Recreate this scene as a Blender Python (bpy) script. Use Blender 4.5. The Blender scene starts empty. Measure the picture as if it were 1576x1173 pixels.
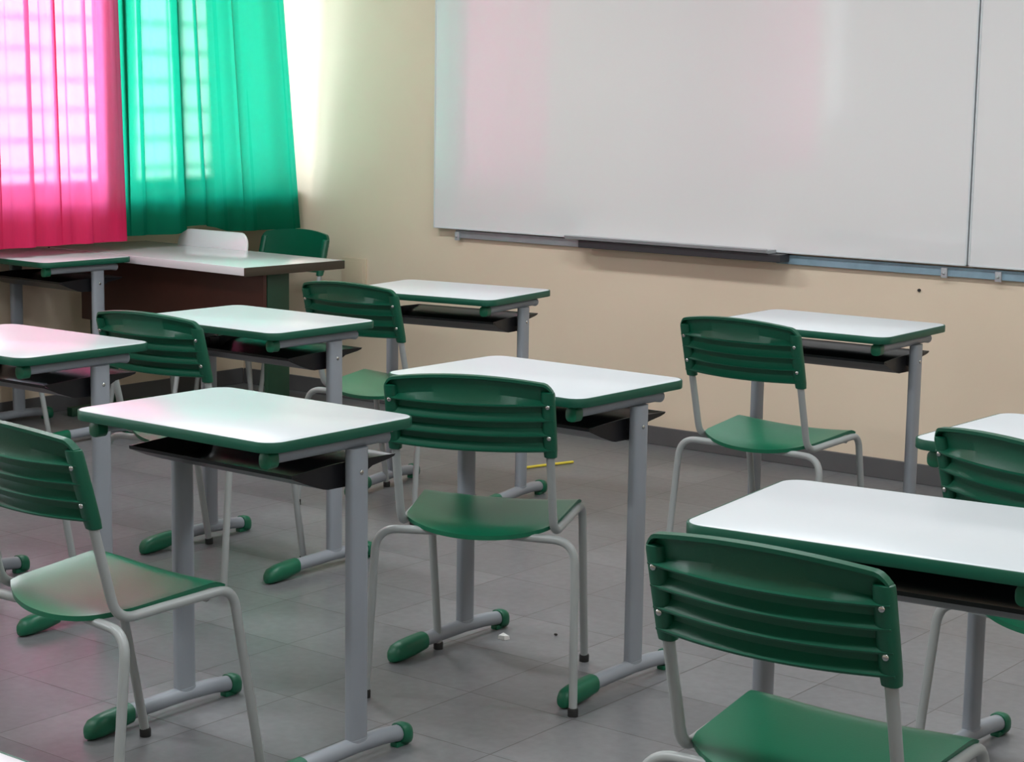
import bpy, bmesh, math, random
from mathutils import Vector, Matrix
random.seed(7)
PI = math.pi
SC = bpy.context.scene
LAMP = 33
COL = SC.collection

# ---------------------------------------------------------------- materials
def new_mat(name):
    m = bpy.data.materials.new(name); m.use_nodes = True
    nt = m.node_tree
    return m, nt, nt.nodes['Principled BSDF']

def setp(b, **k):
    for n, v in k.items():
        b.inputs[n.replace('_', ' ')].default_value = v

def L(nt, a, b): nt.links.new(a, b)

def simple(name, col, rough=.4, metal=0, spec=.5, noise=.06, nscale=14, bump=0, bscale=60, coat=0, rvar=0):
    """plain painted / moulded surface with faint procedural wear"""
    m, nt, b = new_mat(name)
    N = nt.nodes
    tc = N.new('ShaderNodeTexCoord')
    nz = N.new('ShaderNodeTexNoise'); nz.inputs['Scale'].default_value = nscale; nz.inputs['Detail'].default_value = 4
    L(nt, tc.outputs['Object'], nz.inputs['Vector'])
    mx = N.new('ShaderNodeMix'); mx.data_type = 'RGBA'
    mx.inputs['A'].default_value = (*[c * (1 - noise) for c in col], 1)
    mx.inputs['B'].default_value = (*[min(1, c * (1 + noise)) for c in col], 1)
    L(nt, nz.outputs['Fac'], mx.inputs['Factor']); L(nt, mx.outputs['Result'], b.inputs['Base Color'])
    setp(b, Roughness=rough, Metallic=metal)
    b.inputs['Specular IOR Level'].default_value = spec
    b.inputs['Coat Weight'].default_value = coat
    b.inputs['Coat Roughness'].default_value = .08
    if rvar:
        mr = N.new('ShaderNodeMapRange'); mr.inputs['To Min'].default_value = rough - rvar; mr.inputs['To Max'].default_value = rough + rvar
        L(nt, nz.outputs['Fac'], mr.inputs['Value']); L(nt, mr.outputs['Result'], b.inputs['Roughness'])
    if bump:
        n2 = N.new('ShaderNodeTexNoise'); n2.inputs['Scale'].default_value = bscale; n2.inputs['Detail'].default_value = 3
        L(nt, tc.outputs['Object'], n2.inputs['Vector'])
        bp = N.new('ShaderNodeBump'); bp.inputs['Strength'].default_value = bump; bp.inputs['Distance'].default_value = .002
        L(nt, n2.outputs['Fac'], bp.inputs['Height']); L(nt, bp.outputs['Normal'], b.inputs['Normal'])
    return m

def wall_mat(name, col, col2):
    m, nt, b = new_mat(name); N = nt.nodes
    g = N.new('ShaderNodeNewGeometry')
    n1 = N.new('ShaderNodeTexNoise'); n1.inputs['Scale'].default_value = 1.6; n1.inputs['Detail'].default_value = 5
    L(nt, g.outputs['Position'], n1.inputs['Vector'])
    r = N.new('ShaderNodeValToRGB'); r.color_ramp.elements[0].position = .35; r.color_ramp.elements[1].position = .7
    r.color_ramp.elements[0].color = (*col2, 1); r.color_ramp.elements[1].color = (*col, 1)
    L(nt, n1.outputs['Fac'], r.inputs['Fac']); L(nt, r.outputs['Color'], b.inputs['Base Color'])
    n2 = N.new('ShaderNodeTexNoise'); n2.inputs['Scale'].default_value = 45; n2.inputs['Detail'].default_value = 4
    L(nt, g.outputs['Position'], n2.inputs['Vector'])
    bp = N.new('ShaderNodeBump'); bp.inputs['Strength'].default_value = .12; bp.inputs['Distance'].default_value = .004
    L(nt, n2.outputs['Fac'], bp.inputs['Height']); L(nt, bp.outputs['Normal'], b.inputs['Normal'])
    setp(b, Roughness=.55); b.inputs['Specular IOR Level'].default_value = .35
    return m

def floor_mat():
    m, nt, b = new_mat('floor_tiles'); N = nt.nodes
    g = N.new('ShaderNodeNewGeometry')
    mp = N.new('ShaderNodeMapping'); mp.inputs['Location'].default_value = (2.845, -2.883, 0)
    L(nt, g.outputs['Position'], mp.inputs['Vector'])
    br = N.new('ShaderNodeTexBrick'); br.offset = 0; br.squash = 1
    br.inputs['Scale'].default_value = 1
    br.inputs['Brick Width'].default_value = .315; br.inputs['Row Height'].default_value = .315
    br.inputs['Mortar Size'].default_value = .0016; br.inputs['Mortar Smooth'].default_value = .4
    br.inputs['Color1'].default_value = (.180, .182, .188, 1); br.inputs['Color2'].default_value = (.148, .150, .157, 1)
    br.inputs['Mortar'].default_value = (.06, .055, .05, 1)
    L(nt, mp.outputs['Vector'], br.inputs['Vector'])
    n1 = N.new('ShaderNodeTexNoise'); n1.inputs['Scale'].default_value = 3.2; n1.inputs['Detail'].default_value = 6
    L(nt, g.outputs['Position'], n1.inputs['Vector'])
    n2 = N.new('ShaderNodeTexNoise'); n2.inputs['Scale'].default_value = 38; n2.inputs['Detail'].default_value = 5
    L(nt, g.outputs['Position'], n2.inputs['Vector'])
    ad = N.new('ShaderNodeMath'); ad.operation = 'ADD'; L(nt, n1.outputs['Fac'], ad.inputs[0]); L(nt, n2.outputs['Fac'], ad.inputs[1])
    mr = N.new('ShaderNodeMapRange'); mr.inputs['From Min'].default_value = .6; mr.inputs['From Max'].default_value = 1.4
    mr.inputs['To Min'].default_value = .80; mr.inputs['To Max'].default_value = 1.18
    L(nt, ad.outputs[0], mr.inputs['Value'])
    mx = N.new('ShaderNodeMix'); mx.data_type = 'RGBA'; mx.blend_type = 'MULTIPLY'; mx.inputs['Factor'].default_value = 1
    L(nt, br.outputs['Color'], mx.inputs['A']); L(nt, mr.outputs['Result'], mx.inputs['B'])
    L(nt, mx.outputs['Result'], b.inputs['Base Color'])
    rr = N.new('ShaderNodeMapRange'); rr.inputs['To Min'].default_value = .285; rr.inputs['To Max'].default_value = .44
    L(nt, n1.outputs['Fac'], rr.inputs['Value']); L(nt, rr.outputs['Result'], b.inputs['Roughness'])
    b.inputs['Specular IOR Level'].default_value = .5
    bp = N.new('ShaderNodeBump'); bp.inputs['Strength'].default_value = .25; bp.inputs['Distance'].default_value = .002; bp.invert = True
    L(nt, br.outputs['Fac'], bp.inputs['Height']); L(nt, bp.outputs['Normal'], b.inputs['Normal'])
    return m

def fabric_mat(name, col, tcol, transp=.2, tl=.55):
    """unlined curtain cloth: diffuse + translucent, loose weave lets some of the window through"""
    m = bpy.data.materials.new(name); m.use_nodes = True; nt = m.node_tree; N = nt.nodes; N.clear()
    out = N.new('ShaderNodeOutputMaterial')
    tc = N.new('ShaderNodeTexCoord')
    mp = N.new('ShaderNodeMapping'); mp.inputs['Scale'].default_value = (1, 60, 9)
    L(nt, tc.outputs['Object'], mp.inputs['Vector'])
    nz = N.new('ShaderNodeTexNoise'); nz.inputs['Scale'].default_value = 3
    L(nt, mp.outputs['Vector'], nz.inputs['Vector'])
    mx = N.new('ShaderNodeMix'); mx.data_type = 'RGBA'
    mx.inputs['A'].default_value = (*[c * .85 for c in col], 1); mx.inputs['B'].default_value = (*col, 1)
    L(nt, nz.outputs['Fac'], mx.inputs['Factor'])
    d = N.new('ShaderNodeBsdfDiffuse'); L(nt, mx.outputs['Result'], d.inputs['Color'])
    t = N.new('ShaderNodeBsdfTranslucent'); t.inputs['Color'].default_value = (*tcol, 1)
    tr = N.new('ShaderNodeBsdfRefraction'); tr.inputs['IOR'].default_value = 1.12; tr.inputs['Roughness'].default_value = .42
    tr.inputs['Color'].default_value = (*[.6 + .4 * c for c in tcol], 1)
    m1 = N.new('ShaderNodeMixShader'); m1.inputs[0].default_value = tl
    L(nt, d.outputs[0], m1.inputs[1]); L(nt, t.outputs[0], m1.inputs[2])
    m2 = N.new('ShaderNodeMixShader'); m2.inputs[0].default_value = transp
    L(nt, m1.outputs[0], m2.inputs[1]); L(nt, tr.outputs[0], m2.inputs[2]); L(nt, m2.outputs[0], out.inputs['Surface'])
    return m

def glass_mat(name='window_glass', tint=(.93, .96, .96)):
    m = bpy.data.materials.new(name); m.use_nodes = True; nt = m.node_tree; N = nt.nodes; N.clear()
    out = N.new('ShaderNodeOutputMaterial')
    tr = N.new('ShaderNodeBsdfTransparent'); tr.inputs['Color'].default_value = (*tint, 1)
    gl = N.new('ShaderNodeBsdfGlossy'); gl.inputs['Roughness'].default_value = .03
    mx = N.new('ShaderNodeMixShader'); mx.inputs[0].default_value = .07
    L(nt, tr.outputs[0], mx.inputs[1]); L(nt, gl.outputs[0], mx.inputs[2]); L(nt, mx.outputs[0], out.inputs['Surface'])
    return m

M = dict(
    wall=wall_mat('cream_wall_paint', (.735, .615, .475), (.695, .575, .44)),
    ceil=simple('white_ceiling_paint', (.72, .72, .70), .7),
    floor=floor_mat(),
    base=simple('grey_baseboard_tile', (.10, .098, .10), .4, noise=.15, nscale=8),
    lam=simple('white_laminate', (.60, .635, .655), .30, noise=.02, nscale=5),
    band=simple('green_edge_band', (.002, .080, .045), .45, noise=.10),
    green=simple('green_moulded_plastic', (.001, .083, .043), .40, noise=.08, nscale=9, bump=.12, bscale=180),
    seat=simple('green_seat_plastic', (.005, .135, .066), .29, noise=.08, nscale=9, bump=.06, bscale=220),
    shoe=simple('green_foot_cap', (.003, .115, .056), .42, noise=.2, nscale=30),
    tube=simple('light_grey_chair_enamel', (.33, .35, .345), .34, noise=.06, spec=.5),
    paint=simple('grey_painted_steel', (.265, .288, .318), .36, noise=.05, spec=.5),
    black=simple('black_tray_plastic', (.010, .010, .012), .34, noise=.1, bump=.05, spec=.35),
    rubber=simple('black_rubber', (.012, .012, .012), .6),
    steel=simple('bright_screw_metal', (.55, .56, .55), .25, metal=1),
    board=simple('white_board_enamel', (.74, .74, .745), .05, noise=.012, nscale=2, coat=.8, spec=.5),
    alu=simple('brushed_aluminium', (.42, .43, .45), .35, metal=.15),
    rail=simple('grey_metal_rail', (.33, .36, .38), .4, metal=.4, noise=.2),
    film=simple('light_blue_protective_film', (.22, .33, .40), .45, noise=.25, nscale=22),
    dark=simple('dark_steel', (.035, .035, .04), .4),
    brown=simple('dark_brown_board', (.055, .013, .008), .42, noise=.25, nscale=5),
    dkgreen=simple('dark_green_steel', (.006, .045, .02), .45),
    white=simple('white_board_laminate', (.68, .68, .70), .18, noise=.02, coat=.3),
    edge=simple('dark_brown_edge', (.045, .034, .02), .5),
    pink=fabric_mat('pink_curtain_cloth', (.75, .025, .11), (1, .17, .45), .036, .36),
    gcloth=fabric_mat('green_curtain_cloth', (.003, .075, .042), (.015, .64, .38), .028, .30),
    frame=simple('window_steel', (.42, .44, .44), .45),
    glass=glass_mat(), dimmed=glass_mat('dimmed_window_glass', (.42, .43, .43)),  # second glass: tint darkened so the bare window's reflection in the whiteboard is dimmer
    yellow=simple('yellow_plastic', (.75, .60, .06), .4),
    paper=simple('crumpled_paper', (.72, .72, .70), .8),
    debris=simple('dark_debris', (.03, .028, .025), .8),
    plate=simple('cream_cover_plate', (.66, .53, .385), .4),
    concrete=simple('outside_concrete', (.45, .45, .43), .9),
)

# ---------------------------------------------------------------- mesh helpers
def link(name, bm, mat, parent=None, smooth=40, flip=True):
    bmesh.ops.remove_doubles(bm, verts=bm.verts, dist=1e-6)
    if flip: bmesh.ops.recalc_face_normals(bm, faces=bm.faces)
    me = bpy.data.meshes.new(name); bm.to_mesh(me); bm.free()
    if smooth:
        me.polygons.foreach_set('use_smooth', [True] * len(me.polygons))
        me.set_sharp_from_angle(angle=math.radians(smooth))
    mats = mat if isinstance(mat, (list, tuple)) else [mat]
    for mm in mats: me.materials.append(mm)
    o = bpy.data.objects.new(name, me); COL.objects.link(o)
    if parent: o.parent = parent
    return o

def box(bm, x0, x1, y0, y1, z0, z1, bev=0, mi=0):
    vs = [bm.verts.new(p) for p in [(x0, y0, z0), (x1, y0, z0), (x1, y1, z0), (x0, y1, z0), (x0, y0, z1), (x1, y0, z1), (x1, y1, z1), (x0, y1, z1)]]
    fs = [bm.faces.new([vs[i] for i in f]) for f in [(0, 3, 2, 1), (4, 5, 6, 7), (0, 1, 5, 4), (1, 2, 6, 5), (2, 3, 7, 6), (3, 0, 4, 7)]]
    for f in fs: f.material_index = mi
    if bev:
        es = list({e for f in fs for e in f.edges})
        r = bmesh.ops.bevel(bm, geom=es, offset=bev, segments=2, affect='EDGES', profile=.6)
        for f in r['faces']: f.material_index = mi
    return vs

def fillet(pts, r, n=6):
    pts = [Vector(p) for p in pts]; out = [pts[0]]
    for i in range(1, len(pts) - 1):
        p, a, b = pts[i], pts[i - 1], pts[i + 1]
        d1 = (a - p); d2 = (b - p); l1, l2 = d1.length, d2.length; d1.normalize(); d2.normalize()
        ang = d1.angle(d2)
        if ang > 3.1: out.append(p); continue
        rr = r[i] if isinstance(r, (list, tuple)) else r
        t = min(rr / math.tan(ang / 2), l1 * .49, l2 * .49)
        s, e = p + d1 * t, p + d2 * t
        for k in range(n + 1):
            u = k / n
            out.append(s * (1 - u) ** 2 + p * 2 * u * (1 - u) + e * u * u)
    out.append(pts[-1]); return out

def tube(bm, pts, r, n=14, caps=True, mi=0):
    """round tube swept along a polyline (parallel transported frames)"""
    P = [Vector(p) for p in pts]
    T = []
    for i in range(len(P)):
        a = P[max(i - 1, 0)]; b = P[min(i + 1, len(P) - 1)]; T.append((b - a).normalized())
    up = Vector((0, 0, 1)) if abs(T[0].z) < .9 else Vector((0, 1, 0))
    u = T[0].cross(up).normalized(); rings = []
    for i, p in enumerate(P):
        if i:
            q = T[i - 1].rotation_difference(T[i]); u = q @ u
        v = T[i].cross(u).normalized()
        rr = r[i] if isinstance(r, (list, tuple)) else r
        rings.append([bm.verts.new(p + (u * math.cos(2 * PI * k / n) + v * math.sin(2 * PI * k / n)) * rr) for k in range(n)])
    for a, b in zip(rings, rings[1:]):
        for k in range(n):
            f = bm.faces.new([a[k], a[(k + 1) % n], b[(k + 1) % n], b[k]]); f.material_index = mi
    if caps:
        for R_ in (rings[0], rings[-1]):
            f = bm.faces.new(R_); f.material_index = mi
    return rings

def loft(bm, secs, axis='y', n=20, e=2.4):
    """superellipse sections: (t, c1, c2, r1, r2)"""
    rings = []
    for t, c1, c2, r1, r2 in secs:
        ring = []
        for k in range(n):
            a = 2 * PI * k / n; ca, sa = math.cos(a), math.sin(a)
            p = c1 + r1 * math.copysign(abs(ca) ** (2 / e), ca); q = c2 + r2 * math.copysign(abs(sa) ** (2 / e), sa)
            ring.append(bm.verts.new((p, t, q) if axis == 'y' else (p, q, t)))
        rings.append(ring)
    for a, b in zip(rings, rings[1:]):
        for k in range(n): bm.faces.new([a[k], a[(k + 1) % n], b[(k + 1) % n], b[k]])
    bm.faces.new(rings[0]); bm.faces.new(rings[-1])

def rrect(W, D, r, n=8, cx=0, cy=0):
    out = []
    for sx, sy, a0 in ((1, 1, 0), (-1, 1, 90), (-1, -1, 180), (1, -1, 270)):
        for k in range(n + 1):
            a = math.radians(a0 + 90 * k / n)
            out.append((cx + sx * (W / 2 - r) + r * math.cos(a), cy + sy * (D / 2 - r) + r * math.sin(a)))
    return out

def stack(bm, loops, close=True):
    """loops of 3D points joined one after the other; first and last get caps"""
    R_ = [[bm.verts.new(p) for p in lp] for lp in loops]; n = len(R_[0])
    for a, b in zip(R_, R_[1:]):
        for k in range(n): bm.faces.new([a[k], a[(k + 1) % n], b[(k + 1) % n], b[k]])
    if close: bm.faces.new(R_[0]); bm.faces.new(R_[-1])

def sph(bm, c, r, sx=1, sy=1, sz=1, u=12, v=8):
    mt = Matrix.Translation(c) @ Matrix.Diagonal((sx, sy, sz, 1))
    bmesh.ops.create_uvsphere(bm, u_segments=u, v_segments=v, radius=r, matrix=mt)

def empty(name, loc=(0, 0, 0), rz=0):
    o = bpy.data.objects.new(name, None); COL.objects.link(o); o.location = loc; o.rotation_euler = (0, 0, rz)
    o.empty_display_size = .1
    return o

def tag(o, label=None, cat=None, group=None, kind=None):
    if label: o['label'] = label
    if cat: o['category'] = cat
    if group: o['group'] = group
    if kind: o['kind'] = kind
    return o

def copy_tree(o, parent=None):
    c = o.copy(); COL.objects.link(c); c.parent = parent
    for ch in [x for x in bpy.data.objects if x.parent == o and x != c]: copy_tree(ch, c)
    return c

# ---------------------------------------------------------------- room shell
XL, YF, XR, YB, ZC = -6.85, 6.62, 1.9, -2.2, 3.0
SILL, HEAD = 1.0, 2.35
def struct(name, bm, mat, parent=None, smooth=0):
    o = link(name, bm, mat, parent, smooth)
    if not parent: tag(o, kind='structure')
    return o

bm = bmesh.new(); box(bm, XL - .2, XR + .2, YB - .2, YF + .2, -.1, 0); struct('floor', bm, M['floor'])
bm = bmesh.new(); box(bm, XL - .2, XR + .2, YB - .2, YF + .2, ZC, ZC + .1); struct('ceiling', bm, M['ceil'])
bm = bmesh.new(); box(bm, XL - .2, XR + .2, YF, YF + .18, 0, ZC); struct('wall_front', bm, M['wall'])

def wall_with_openings(name, axis, c0, c1, a0, a1, openings):
    """a wall slab between c0..c1 running a0..a1 with window openings (s, e, z0, z1)"""
    bm = bmesh.new()
    def b(s, e, z0, z1):
        if axis == 'y': box(bm, c0, c1, s, e, z0, z1)
        else: box(bm, s, e, c0, c1, z0, z1)
    cur = a0
    for s, e, z0, z1 in openings:
        if s > cur: b(cur, s, 0, ZC)
        b(s, e, 0, z0); b(s, e, z1, ZC); cur = e
    if cur < a1: b(cur, a1, 0, ZC)
    return struct(name, bm, M['wall'])

WIN_L = [(.13, .58, 1.28, HEAD), (.62, 1.72, 1.08, HEAD), (4.74, 5.89, SILL, HEAD), (6.01, 6.60, SILL, HEAD)]
WIN_R = [(-.8, .4, 1.9, 2.5), (2.8, 4.0, 1.9, 2.5)]
WIN_B = [(-5.0, -4.2, 1.9, 2.5)]
wall_with_openings('wall_left', 'y', XL - .16, XL, YB - .2, YF, WIN_L)
wall_with_openings('wall_right', 'y', XR, XR + .16, YB - .2, YF, WIN_R)
wall_with_openings('wall_back', 'x', YB - .16, YB, XL, XR, WIN_B)

bm = bmesh.new(); box(bm, XL + .012, XR, YF - .012, YF, 0, .078, .003); struct('baseboard_front', bm, M['base'])
bm = bmesh.new(); box(bm, XL, XL + .012, YB, YF - .012, 0, .078, .003); struct('baseboard_left', bm, M['base'])
bm = bmesh.new(); box(bm, XR - .012, XR, YB, YF - .012, 0, .078, .003); struct('baseboard_right', bm, M['base'])

def window(n, axis, cc, s, e, z0, z1, cols, rowh=.137):
    """steel louvre window: frame, mullions and one pane"""
    bm = bmesh.new(); t = .02
    def b(a, c, zz0, zz1, h=.018):
        if axis == 'y': box(bm, cc - h, cc + h, a, c, zz0, zz1)
        else: box(bm, a, c, cc - h, cc + h, zz0, zz1)
    b(s, s + .03, z0, z1); b(e - .03, e, z0, z1); b(s, e, z0, z0 + .03); b(s, e, z1 - .03, z1)
    for k in range(1, cols):
        p = s + (e - s) * k / cols; b(p - .012, p + .012, z0, z1)
    z = z0 + .08
    while z < z1 - .05:
        b(s, e, z - .013, z - .005, .010); b(s, e, z + .005, z + .013, .010); z += rowh
    o = struct('window_%d' % n, bm, M['frame'])
    bm = bmesh.new()
    if axis == 'y': box(bm, cc - .003, cc + .003, s + .03, e - .03, z0 + .03, z1 - .03)
    else: box(bm, s + .03, e - .03, cc - .003, cc + .003, z0 + .03, z1 - .03)
    link('pane', bm, M['dimmed'] if n == 4 else M['glass'], o, 0)
    # daylight portal filling the opening
    ld = bpy.data.lights.new('daylight_portal', 'AREA'); ld.shape = 'RECTANGLE'
    ld.size = (e - s); ld.size_y = (z1 - z0); ld.cycles.is_portal = True
    lo = bpy.data.objects.new('daylight_portal', ld); COL.objects.link(lo)
    mid = (s + e) / 2; zc = (z0 + z1) / 2
    if axis == 'y':
        inward = 1 if cc < 0 else -1
        lo.location = (cc - inward * .06, mid, zc); lo.rotation_euler = Vector((inward, 0, 0)).to_track_quat('-Z', 'Z').to_euler()
    else:
        lo.location = (mid, cc - .06, zc); lo.rotation_euler = Vector((0, 1, 0)).to_track_quat('-Z', 'Z').to_euler()
    return o
k = 1
for s, e, z0, z1 in reversed(WIN_L):
    window(k, 'y', XL - .08, s, e, z0, z1, max(2, round((e - s) / .33))); k += 1
for s, e, z0, z1 in WIN_R: window(k, 'y', XR + .08, s, e, z0, z1, 6, .2); k += 1
for s, e, z0, z1 in WIN_B: window(k, 'x', YB - .08, s, e, z0, z1, 6, .2); k += 1

# sills
bm = bmesh.new()
for s, e, z0, z1 in WIN_L: box(bm, XL - .03, XL + .03, s - .02, min(e + .02, YF - .001), z0 - .03, z0, .004)
struct('trim_1', bm, M['concrete'])
# unseen ledge added behind the curtains to keep window light off their lower part
bm = bmesh.new(); box(bm, XL, XL + .37, 4.2, YF - .001, .94, .985, .006); struct('added_ledge', bm, M['concrete'])

# ---------------------------------------------------------------- curtains
def curtain(name, ytop, ybot, z_of, X, mat, seed, folds, nf=5, amp=.012):
    """cloth hung from y range ytop to ybot; folds = (y, half width, overlap, depth): the cloth doubles back there"""
    rnd = random.Random(seed); nu, nv = 420, 44
    ph = [rnd.uniform(0, 6.28) for _ in range(4)]
    bm = bmesh.new(); V = []
    for j in range(nv + 1):
        v = j / nv; row = []
        y0 = ytop[0] + (ybot[0] - ytop[0]) * v; y1 = ytop[1] + (ybot[1] - ytop[1]) * v
        for i in range(nu + 1):
            u = i / nu
            yb = ybot[0] + (ybot[1] - ybot[0]) * u
            zb = z_of(yb); z = 2.42 - (2.42 - zb) * v
            y = y0 + (y1 - y0) * u
            x = X + amp * (math.sin(2 * PI * nf * u + ph[0] + .5 * v) + .5 * math.sin(2 * PI * nf * 1.63 * u + ph[1] - .8 * v))
            for (fy, w, ov, dp) in folds:
                t = (yb - fy) / w
                if abs(t) < 1:
                    k = math.cos(t * PI / 2) ** 2 * (.55 + .45 * math.cos(1.5 * (v - .45)))
                    y -= ov * math.sin(t * PI) * k; x += dp * k
            row.append(bm.verts.new((x, y, z)))
        V.append(row)
    for j in range(nv):
        for i in range(nu): bm.faces.new([V[j][i], V[j][i + 1], V[j + 1][i + 1], V[j + 1][i]])
    return link(name, bm, mat, None, 179, flip=False)

def hem_green(y):
    u = (y - 5.46) / 1.11
    return .822 - .017 * u + .035 * math.exp(-((y - 5.93) / .10) ** 2)
GF = [(5.50, .065, .050, -.03), (5.615, .045, .024, -.03), (5.865, .075, .050, -.045), (5.965, .040, .024, -.03), (6.19, .03, .012, -.015), (6.52, .03, .010, -.01)]
PF = [(4.42, .05, .03, -.03), (4.60, .04, .02, -.03), (4.83, .045, .028, -.03), (5.01, .035, .018, -.03), (5.13, .05, .032, -.035), (5.30, .03, .010, -.02), (5.44, .03, .012, -.01)]
g = curtain('curtain', (5.37, 6.40), (5.375, 6.57), hem_green, -6.385, M['gcloth'], 5, GF)
tag(g, 'green curtain hanging over the window beside the front wall corner', 'curtain')
p = curtain('curtain', (4.66, 5.425), (4.67, 5.475), lambda y: .803, -6.375, M['pink'], 11, PF)
tag(p, 'bright pink curtain hanging left of the green curtain', 'curtain')
p = curtain('curtain', (1.66, 2.57), (1.62, 2.57), lambda y: .96, -6.375, M['pink'], 21, [(1.8, .05, .03, -.03), (2.1, .05, .03, -.03), (2.35, .05, .03, -.03)])
tag(p, 'pink curtain over the rear window, seen reflected in the whiteboard', 'curtain')
rod = empty('curtain_rod', (-6.385, 5.3, 2.44))
bm = bmesh.new(); tube(bm, [(0, -1.2, 0), (0, 1.25, 0)], .011, 12); link('rod', bm, M['alu'], rod)
for yy in (-.8, .1, 1.1):
    bm = bmesh.new(); tube(bm, [(XL + 6.385, yy, 0), (0, yy, 0)], .007, 8); link('bracket', bm, M['alu'], rod)
tag(rod, 'metal rod above the windows that carries the pink and green curtains', 'curtain rod')
rod2 = copy_tree(rod); rod2.location = (-6.385, 2.0, 2.44)
tag(rod2, 'metal rod above the rear window that carries one pink curtain', 'curtain rod')

# ---------------------------------------------------------------- whiteboards, rail, tray
YBD = 6.58
def whiteboard(x0, x1, label):
    r = empty('whiteboard', ((x0 + x1) / 2, YF, .852)); w = (x1 - x0) / 2
    bm = bmesh.new(); box(bm, -w + .006, w - .006, -.038, -.004, .006, 1.21); link('writing_surface', bm, M['board'], r, 0)
    bm = bmesh.new()
    for a in ((-w, -w + .007, 0, 1.216), (w - .007, w, 0, 1.216), (-w, w, 0, .007), (-w, w, 1.209, 1.216)):
        box(bm, a[0], a[1], -.0405, -.003, a[2], a[3], .0015)
    link('frame', bm, M['lam'], r, 0)
    return tag(r, label, 'whiteboard', 'whiteboards on the front wall')
whiteboard(-5.574, -2.982, 'large white whiteboard with pink window reflections, left of the seam')
whiteboard(-2.976, -.40, 'whiteboard right of the vertical seam, cut off by the photo edge')

rl = empty('wall_rail', (-3.0, YF, .83))
bm = bmesh.new(); box(bm, -2.46, -.80, -.020, -.001, -.018, .017, .002); link('rail', bm, M['rail'], rl, 0)
o = None
bm = bmesh.new(); box(bm, -.80, 2.55, -.020, -.001, -.022, .014, .002); tag(link('rail', bm, M['film'], rl, 0), 'rail stretch with pale blue protective film')
for xx in (-2.445, -.075, .14):
    bm = bmesh.new(); box(bm, xx - .012, xx + .012, -.030, -.020, -.028, .010, .002); sph(bm, (xx, -.031, -.010), .006)
    link('clip', bm, M['alu'], rl, 30)
tag(rl, 'grey metal rail with blue film fixed to the wall under the whiteboards', 'wall rail')

tr = empty('marker_tray', (-4.28, YF, .83))
bm = bmesh.new()
x0, x1 = -.50, .49
prof = [(-.041, .020), (-.041, .032), (-.044, .034), (-.105, .034), (-.115, .040), (-.119, .036), (-.112, .024), (-.100, .020)]
a = [bm.verts.new((x0, y, z)) for y, z in prof]; b = [bm.verts.new((x1, y, z)) for y, z in prof]
for i in range(len(prof)): bm.faces.new([a[i], a[(i + 1) % 8], b[(i + 1) % 8], b[i]])
bm.faces.new(a); bm.faces.new(b)
link('shelf', bm, M['alu'], tr, 30)
bm = bmesh.new(); box(bm, x0 + .06, x1 + .05, -.098, -.021, -.012, .0195, .003); tag(link('bracket', bm, M['dark'], tr, 0), 'dark underside bracket')
tag(tr, 'long aluminium marker tray under the middle of the left whiteboard', 'marker tray')

bm = bmesh.new(); box(bm, -.076, .076, -.010, 0, -.066, .066, .003)
box(bm, -.06, .06, -.012, -.009, -.05, .05, .001)
o = link('wall_plate', bm, M['plate'], None, 30); o.location = (-6.092, YF, .612)
tag(o, 'blank cream cover plate low on the front wall behind the teacher table', 'cover plate')
bm = bmesh.new(); tube(bm, [(0, 0, 0), (0, -.006, 0)], .006, 10)
o = link('screw', bm, M['debris'], None); o.location = (-3.185, YF, .745)
tag(o, 'tiny dark screw in the cream wall below the whiteboard seam', 'screw')

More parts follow.
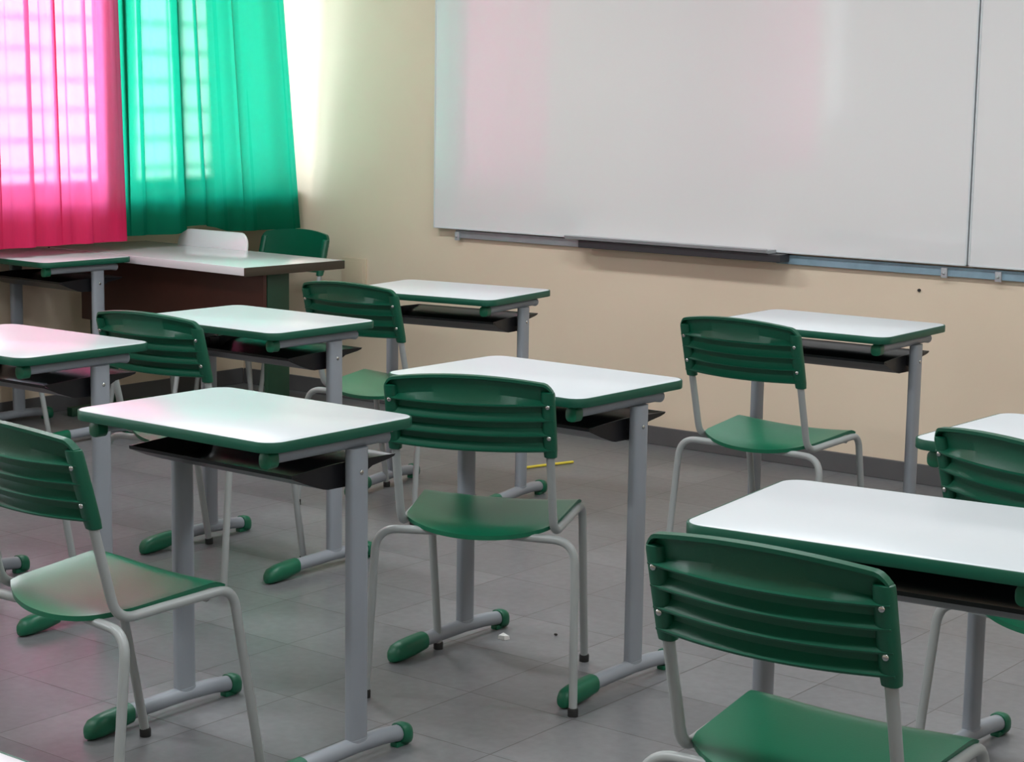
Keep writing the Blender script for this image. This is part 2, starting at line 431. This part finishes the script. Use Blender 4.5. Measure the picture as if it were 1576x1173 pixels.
# ---------------------------------------------------------------- student desk
def make_desk():
    d = empty('school_desk')
    W, D, R = .620, .454, .040
    bm = bmesh.new()
    lp = []
    for w, z in ((.0, .7405), (.0, .7592), (-.0014, .7600)):
        lp.append([(x, y, z) for x, y in rrect(W + 2 * w, D + 2 * w, R + w)])
    stack(bm, lp); link('tabletop', bm, M['lam'], d, 30)
    bm = bmesh.new(); lp = []
    for w, z in ((.0005, .7375), (.0035, .7375), (.0047, .7395), (.0047, .7570), (.0035, .7592), (.0005, .7592), (.0005, .7375)):
        lp.append([(x, y, z) for x, y in rrect(W + 2 * w, D + 2 * w, R + w)])
    stack(bm, lp, False)
    lp2 = [[(x, y, z) for x, y in rrect(W - .02, D - .02, R)] for z in (.7362, .7404)]
    stack(bm, lp2); link('edge_band', bm, M['band'], d, 50)
    for s in (-1, 1):
        X = s * .278
        bm = bmesh.new(); loft(bm, [(.052, X, .0655, .0145, .029), (.708, X, .0655, .0145, .029)], 'z', 28, 3.0)
        lg = link('leg', bm, M['paint'], d, 40)
        bm = bmesh.new(); loft(bm, [(.046, X, .0655, .017, .034), (.056, X, .0655, .0160, .0305)], 'z', 28, 2.6); link('weld_collar', bm, M['paint'], lg, 40)
        bm = bmesh.new()
        tube(bm, fillet([(X, -.19, .026), (X, -.10, .036), (X, .0655, .040), (X, .15, .037), (X, .226, .028)], .3), .019, 18)
        ft = link('foot', bm, M['paint'], d, 40)
        bm = bmesh.new()
        loft(bm, [(-.2305, X, .013, .010, .009), (-.2260, X, .0185, .0175, .0165), (-.2150, X, .0235, .0220, .0225), (-.190, X, .0265, .0232, .0258), (-.150, X, .0300, .0235, .0262), (-.105, X, .0350, .0226, .0232), (-.1035, X, .0350, .0205, .0212)], 'y', 22, 2.5)
        link('front_foot_cap', bm, M['shoe'], ft, 50)
        bm = bmesh.new()
        loft(bm, [(.203, X, .0305, .0208, .0212), (.2045, X, .0300, .0225, .0230), (.222, X, .0265, .0225, .0262), (.233, X, .0245, .0210, .0240), (.2385, X, .0230, .0150, .0170)], 'y', 22, 2.5)
        box(bm, X - .011, X + .011, .190, .226, 0, .012, .003)
        link('rear_foot_cap', bm, M['shoe'], ft, 50)
        XT = s * .268
        bm = bmesh.new(); tube(bm, fillet([(XT, -.178, .7205), (XT, .145, .7205), (XT, .170, .7165)], .05), .0148, 16)
        bk = link('top_support', bm, M['paint'], d, 40)
        bm = bmesh.new()
        loft(bm, [(-.2040, XT, .7150, .0120, .0125), (-.2010, XT, .7155, .0165, .0175), (-.176, XT, .7165, .0170, .0188), (-.1740, XT, .7165, .0155, .0170)], 'y', 20, 2.8)
        box(bm, XT - .010, XT + .010, -.2000, -.180, .722, .737, .002)
        link('end_cap', bm, M['shoe'], bk, 50)
        bm = bmesh.new()
        sph(bm, (X + s * .0150, .0655, .655), .006, .4, 1, 1)
        link('screw', bm, M['steel'], lg, 60)
    # open book tray of black plastic
    bm = bmesh.new()
    P = [(-.112, .669), (-.111, .661), (-.060, .640), (-.015, .6245), (.0, .6215), (.075, .6200), (.095, .6265), (.122, .646), (.140, .6545), (.195, .662), (.212, .666), (.216, .6705)]
    Pin = [(-.1085, .6675), (-.107, .664), (-.058, .643), (-.014, .6275), (.001, .6245), (.074, .6230), (.093, .6295), (.120, .649), (.139, .6575), (.194, .665), (.2100, .6690), (.2125, .6705)]
    ring = P + Pin[::-1]
    xs = [-.256, -.250, 0, .250, .256]
    A = [[bm.verts.new((x, y, z)) for y, z in ring] for x in xs]
    n = len(ring)
    for a, b in zip(A, A[1:]):
        for i in range(n): bm.faces.new([a[i], a[(i + 1) % n], b[(i + 1) % n], b[i]])
    bm.faces.new(A[0]); bm.faces.new(A[-1])
    for s in (-1, 1):   # end walls
        pl = [(-.110, .6682), (-.060, .641), (-.015, .6255), (.0, .6225), (.075, .6210), (.095, .6275), (.122, .647), (.140, .6555), (.195, .663), (.2125, .6675), (.2135, .670), (.10, .6745), (.02, .6745), (-.04, .672)]
        a = [bm.verts.new((s * .252, y, z)) for y, z in pl]; b = [bm.verts.new((s * .2555, y, z)) for y, z in pl]
        for i in range(len(pl)): bm.faces.new([a[i], a[(i + 1) % len(pl)], b[(i + 1) % len(pl)], b[i]])
        bm.faces.new(a); bm.faces.new(b)
    for s in (-1, 1): box(bm, min(s * .250, s * .266), max(s * .250, s * .266), .045, .086, .640, .672, .002)
    link('book_tray', bm, M['black'], d, 30)
    return d

# ---------------------------------------------------------------- chair
def frame_parts(c):
    """bent steel tube frame: two side tubes, rear leg arch, feet"""
    for s in (-1, 1):
        bm = bmesh.new()
        pts = fillet([(s * .190, -.256, .765), (s * .190, -.166, .425), (s * .196, -.06, .432), (s * .201, .125, .440), (s * .198, .207, .012)], [0, .055, .2, .05, 0], 8)
        tube(bm, pts, .0104, 14); link('side_tube', bm, M['tube'], c, 60)
    bm = bmesh.new()
    tube(bm, fillet([(-.259, -.233, .012), (-.247, -.188, .415), (0, -.155, .4120), (.247, -.188, .415), (.259, -.233, .012)], [0, .058, .3, .058, 0], 9), .0104, 14)
    link('rear_legs', bm, M['tube'], c, 60)
    bm = bmesh.new(); tube(bm, [(-.196, .06, .428), (.196, .06, .428)], .008, 10); link('cross_bar', bm, M['tube'], c, 60)
    for x, y in ((-.198, .2075), (.198, .2075), (-.2593, -.2340), (.2593, -.2340)):
        bm = bmesh.new(); loft(bm, [(0, x, y, .0128, .0128), (.016, x, y, .0132, .0132), (.020, x, y, .0112, .0112)], 'z', 14, 2)
        link('foot_tip', bm, M['rubber'], c, 50)

def yax(z): return -.252 - (z - .748) * .275

def seat_mesh(w0=.186, w1=.203, rear=.052):
    bm = bmesh.new(); nu, nv = 28, 22
    top, bot = [], []
    for j in range(nv + 1):
        v = j / nv; rt, rb = [], []
        for i in range(nu + 1):
            u = -1 + 2 * i / nu
            hw = w0 + (w1 - w0) * v
            yr = -.158 - rear * (1 - abs(u) ** 2.2)
            yf = .122 - .018 * abs(u) ** 6
            y = yr + (yf - yr) * v
            # corner rounding
            x = u * hw * (1 - .05 * max(0, 1 - v / .12) * abs(u) ** 3)
            z = .437 + .022 * v - .012 * (1 - u * u) * (1 - v * .4) + .004 * abs(u) ** 4
            z -= .007 * max(0, 1 - v / .22) ** 2 * (1 - u * u)
            z -= .012 * max(0, (v - .86) / .14) ** 2
            rt.append(bm.verts.new((x, y, z)))
            e = .011 if (i in (0, nu) or j in (0, nv)) else .008
            rb.append(bm.verts.new((x * .985, y, z - e)))
        top.append(rt); bot.append(rb)
    for j in range(nv):
        for i in range(nu):
            bm.faces.new([top[j][i], top[j][i + 1], top[j + 1][i + 1], top[j + 1][i]])
            bm.faces.new([bot[j][i], bot[j + 1][i], bot[j + 1][i + 1], bot[j][i + 1]])
    for i in range(nu):
        bm.faces.new([top[0][i], bot[0][i], bot[0][i + 1], top[0][i + 1]]); bm.faces.new([top[nv][i], top[nv][i + 1], bot[nv][i + 1], bot[nv][i]])
    for j in range(nv):
        bm.faces.new([top[j][0], top[j + 1][0], bot[j + 1][0], bot[j][0]]); bm.faces.new([top[j][nu], bot[j][nu], bot[j + 1][nu], top[j + 1][nu]])
    return bm

def make_chair():
    c = empty('school_chair'); frame_parts(c)
    link('seat', seat_mesh(), M['seat'], c, 50)
    # ribbed backrest: rear profile of stacked ledges, swept across a curve
    rear = [(0, .003), (-.001, .0195), (-.008, .0205), (-.0115, .0050), (-.045, .0060), ('r', .7560, .0190), ('r', .7535, .0245), ('r', .7505, .0240), ('r', .7490, .0030),
            ('r', .7330, .0050), ('r', .7185, .0190), ('r', .7160, .0245), ('r', .7130, .0240), ('r', .7115, .0030),
            ('r', .6960, .0050), ('r', .6815, .0190), ('r', .6790, .0245), ('r', .6760, .0240), ('r', .6745, .0030),
            ('r', .6590, .0050), ('r', .6445, .0190), ('r', .6420, .0245), ('r', .6385, .0240), ('r', .6350, .0100), ('r', .6345, 0)]
    bm = bmesh.new(); rings = []; nu = 44
    for i in range(nu + 1):
        u = -1 + 2 * i / nu
        xx = math.sin(u * PI / 2) * .35 + u * .65
        x = .203 * xx
        T = .8215 - .020 * xx * xx - (.016 * max(0, (abs(xx) - .90) / .10) ** 2)
        bow = .031 * (1 - xx * xx)
        low = -.004 * (1 - xx * xx)
        ring = []
        for q in rear:
            if q[0] == 'r': z, off = q[1] + low, q[2]
            else: z, off = T + q[0], q[1]
            ring.append(bm.verts.new((x, yax(z) + .010 - bow - off, z)))
        for z in (.70, .76):
            ring.append(bm.verts.new((x, yax(z) + .010 - bow, z)))
        rings.append(ring)
    n = len(rings[0])
    for a, b in zip(rings, rings[1:]):
        for k in range(n): bm.faces.new([a[k], a[(k + 1) % n], b[(k + 1) % n], b[k]])
    bm.faces.new(rings[0]); bm.faces.new(rings[-1])
    br = link('backrest', bm, M['green'], c, 32)
    for s in (-1, 1):
        bm = bmesh.new(); secs = []
        for z, r1, r2 in ((.620, .0120, .0120), (.622, .0150, .0150), (.640, .0165, .0165), (.70, .0168, .0165), (.776, .0165, .0160), (.782, .0155, .0150), (.784, .0125, .0120)):
            secs.append((z, s * .1905, yax(z), r1, r2))
        loft(bm, secs, 'z', 22, 2.6); link('post_sleeve', bm, M['green'], br, 40)
        for z in (.671, .748):
            bm = bmesh.new(); sph(bm, (s * .1915, yax(z) - .0165, z), .0058, 1, .55, 1); link('bolt', bm, M['steel'], br, 60)
    return c

# ---------------------------------------------------------------- placing desks and chairs
GD, GC = 'student desks in rows', 'green school chairs at the desks'
desks = [
    (-3.004, 2.904, -.004, 'white topped school desk in front of the pink-glinting chair, nearest left desk in full view'),
    (-2.869, 3.789, -.016, 'white topped school desk behind the turned chair in the middle of the room'),
    (-2.881, 5.337, .025, 'white topped school desk nearest the front wall, below the right half of the whiteboard'),
    (-4.371, 5.242, .150, 'white topped school desk by the front wall, just right of the teacher table'),
    (-4.236, 4.142, .002, 'white topped school desk with pale green sheen, in front of the brown modesty panel'),
    (-4.346, 3.318, .012, 'school desk with pink glow on its white top, cut by the left photo edge'),
    (-1.399, 2.895, .112, 'large near school desk, white top cut by the right photo edge'),
    (-1.435, 3.852, -.033, 'school desk mostly out of frame at right, behind the nearest right desk'),
    (-6.462, 5.083, -.02, 'pink-lit school desk pushed under the pink curtain, touching the teacher table'),
    (-1.450, .985, 0, 'school desk of which only a white corner shows at bottom left of the photo'),
]
d0 = make_desk()
for i, (x, y, a, lab) in enumerate(desks):
    d = d0 if i == 0 else copy_tree(d0)
    d.location = (x, y, 0); d.rotation_euler = (0, 0, a); tag(d, lab, 'desk', GD)
chairs = [
    (-3.020, 2.567, -.045, 'green slatted chair at bottom left with pink reflections on its seat'),
    (-2.877, 3.638, .427, 'green slatted chair turned askew in the centre of the room'),
    (-2.888, 5.082, -.016, 'green slatted chair in front of the cream wall, at the desk under the whiteboard'),
    (-4.424, 5.121 - .10, .068, 'green slatted chair far back, at the desk right of the teacher table'),
    (-4.251, 3.965, .082, 'green slatted chair overlapped by the pink-glowing desk corner'),
    (-4.450, 3.246, -.06, 'green chair mostly out of frame left, only its legs showing by the left photo edge'),
    (-1.394, 2.667, .036, 'largest green slatted chair, nearest the camera at bottom right'),
    (-1.385, 3.755, -.34, 'green slatted chair cut by the right photo edge behind the near white desk'),
    (-6.440, 4.720, 0, 'green chair out of frame left, one thin leg showing under the pink-glowing desk'),
    (-6.200, 6.075, PI + .03, 'green chair facing the class in the corner behind the teacher table'),
]
c0 = make_chair()
for i, (x, y, a, lab) in enumerate(chairs):
    c = c0 if i == 0 else copy_tree(c0)
    c.location = (x, y, 0); c.rotation_euler = (0, 0, a); tag(c, lab, 'chair', GC)

# ---------------------------------------------------------------- teacher's table and white chair
t = empty('teacher_table', (-6.098, 5.592, 0), -.055)
bm = bmesh.new(); box(bm, -.65, .65, -.270, .272, .726, .7600, .003); link('tabletop', bm, M['white'], t, 30)
for xa, xb in ((.6505, .662), (-.662, -.6505)):
    bm = bmesh.new(); box(bm, xa, xb, -.272, .274, .724, .7598, .003)
    tag(link('side_edge', bm, M['edge'], t, 30), 'dark brown edge strip')
bm = bmesh.new(); box(bm, -.63, .595, -.120, -.102, .43, .725, .002); link('modesty_panel', bm, M['brown'], t, 30)
for s in (-1, 1):
    bm = bmesh.new(); X = s * .585
    box(bm, X - .012, X + .012, -.10, .02, .04, .725, .004); box(bm, X - .02, X + .02, -.23, .23, .0, .042, .006)
    link('leg', bm, M['dkgreen'], t, 30)
tag(t, 'white topped teacher table with dark brown front panel under the green curtain', 'table')

w = empty('teacher_chair', (-6.255, 5.622, 0), PI); frame_parts(w)
link('seat', seat_mesh(), M['white'], w, 50)
bm = bmesh.new(); rings = []
pts = rrect(.445, .185, .062, 10)
for off, sc in ((0, .985), (.003, 1), (.011, 1), (.014, .985)):
    ring = []
    for x, z in pts:
        x *= sc; zz = .742 + z * sc
        ring.append((x, yax(.742) - (zz - .742) * .15 - .022 * (1 - (x / .22) ** 2) + .012 + .012 - off, zz))
    rings.append(ring)
stack(bm, rings); wb = link('backrest', bm, M['white'], w, 50)
for x in (-.115, .115):
    bm = bmesh.new(); sph(bm, (x, yax(.742) - .022 * (1 - (x / .22) ** 2) + .0245, .757), .0075, 1, .4, 1); link('bolt', bm, M['dark'], wb, 60)
tag(w, 'chair with white rounded backrest behind the teacher table', 'chair')

# ---------------------------------------------------------------- small things on the floor
bm = bmesh.new()
tube(bm, fillet([(-.035, -.115, .006), (-.012, -.03, .006), (.008, .03, .006), (.037, .115, .006)], .3), .0055, 8)
o = link('yellow_strip', bm, M['yellow'], None, 50); o.location = (-4.415, 5.93, 0)
tag(o, 'thin bent yellow plastic strip on the floor near the front wall', 'strip')
bm = bmesh.new()
vs = [(-.013, -.010, 0), (.012, -.012, .001), (.015, .009, 0), (-.010, .012, .001), (-.012, -.008, .010), (.010, -.010, .012), (.013, .008, .009), (-.009, .010, .014), (0, 0, .015)]
V = [bm.verts.new(v) for v in vs]
for f in [(0, 3, 2, 1), (0, 1, 5, 4), (1, 2, 6, 5), (2, 3, 7, 6), (3, 0, 4, 7), (4, 5, 8), (5, 6, 8), (6, 7, 8), (7, 4, 8)]: bm.faces.new([V[i] for i in f])
o = link('paper_scrap', bm, M['paper'], None, 0); o.location = (-3.067, 3.930, 0)
tag(o, 'small crumpled white paper scrap on the floor under the centre desk', 'paper')
for (x, y, lab) in ((-2.98, 4.05, 'tiny dark crumb on the floor right of the paper scrap'), ):
    bm = bmesh.new(); sph(bm, (0, 0, .003), .006, 1, .7, .5, 8, 6)
    o = link('crumb', bm, M['debris'], None, 60); o.location = (x, y, 0); tag(o, lab, 'crumb')

# ---------------------------------------------------------------- daylight
wd = bpy.data.worlds.new('overcast_day'); SC.world = wd; wd.use_nodes = True
nt = wd.node_tree; bg = nt.nodes['Background']
tc = nt.nodes.new('ShaderNodeTexCoord'); sp = nt.nodes.new('ShaderNodeSeparateXYZ'); L(nt, tc.outputs['Generated'], sp.inputs[0])
rp = nt.nodes.new('ShaderNodeValToRGB'); mr = nt.nodes.new('ShaderNodeMapRange'); mr.inputs['From Min'].default_value = -1
L(nt, sp.outputs['Z'], mr.inputs['Value']); L(nt, mr.outputs['Result'], rp.inputs['Fac'])
rp.color_ramp.elements[0].position = .38; rp.color_ramp.elements[0].color = (.22, .23, .22, 1)
rp.color_ramp.elements[1].position = .47; rp.color_ramp.elements[1].color = (.92, .97, 1.0, 1)
for ps, cc in ((.56, (.92, .97, 1.0)), (.64, (.30, .35, .42)), (1, (.16, .20, .26))):
    e_ = rp.color_ramp.elements.new(ps); e_.color = (*cc, 1)
L(nt, rp.outputs['Color'], bg.inputs['Color']); bg.inputs['Strength'].default_value = 30.0

# unseen eave added outside the left windows to hold back high sky light
bm = bmesh.new(); box(bm, XL - 1.5, XL - .16, YB - .2, YF + .2, 2.45, 2.55); struct('added_eave', bm, M['concrete'])
# ceiling lamps, lit
for i, (lx, ly) in enumerate([(x_, y_) for x_ in (-5.2, -2.9, -.6) for y_ in (1.5, 4.5)]):
    ld = bpy.data.lights.new('ceiling_lamp', 'AREA'); ld.shape = 'RECTANGLE'; ld.size = .30; ld.size_y = 1.2
    ld.energy = LAMP; ld.color = (.93, .97, 1.0)
    lo = bpy.data.objects.new('ceiling_lamp', ld); COL.objects.link(lo); lo.location = (lx, ly, ZC - .06)
    lo.rotation_euler = (0, 0, PI / 2)

# ---------------------------------------------------------------- camera
cam = bpy.data.cameras.new('camera'); co = bpy.data.objects.new('camera', cam); COL.objects.link(co)
F, PITCH, ROLL, H, WA = 2917.72, .15203, .01475, 1.47304, -.66021
cam.sensor_fit = 'HORIZONTAL'; cam.sensor_width = 36; cam.lens = 36 * F / 1576
cam.clip_start = .05; cam.clip_end = 100
def rot(v):
    c_, s_ = math.cos(-WA), math.sin(-WA); return Vector((v[0] * c_ - v[1] * s_, v[0] * s_ + v[1] * c_, v[2]))
r = Vector((1, 0, 0)); f = Vector((0, math.cos(PITCH), -math.sin(PITCH))); u = Vector((0, math.sin(PITCH), math.cos(PITCH)))
r2 = r * math.cos(ROLL) + u * math.sin(ROLL); u2 = u * math.cos(ROLL) - r * math.sin(ROLL)
r2, u2, f = rot(r2), rot(u2), rot(f)
m = Matrix(((r2.x, u2.x, -f.x, 0), (r2.y, u2.y, -f.y, 0), (r2.z, u2.z, -f.z, H), (0, 0, 0, 1)))
co.matrix_world = m
SC.camera = co

SC.view_settings.view_transform = 'Standard'; SC.view_settings.look = 'None'
SC.view_settings.gamma = 1; SC.view_settings.use_curve_mapping = False
SC.view_settings.exposure = 0.12
SC.cycles.use_denoising = True
SC.cycles.max_bounces = 10; SC.cycles.diffuse_bounces = 5; SC.cycles.transparent_max_bounces = 12
SC.cycles.sample_clamp_indirect = 8
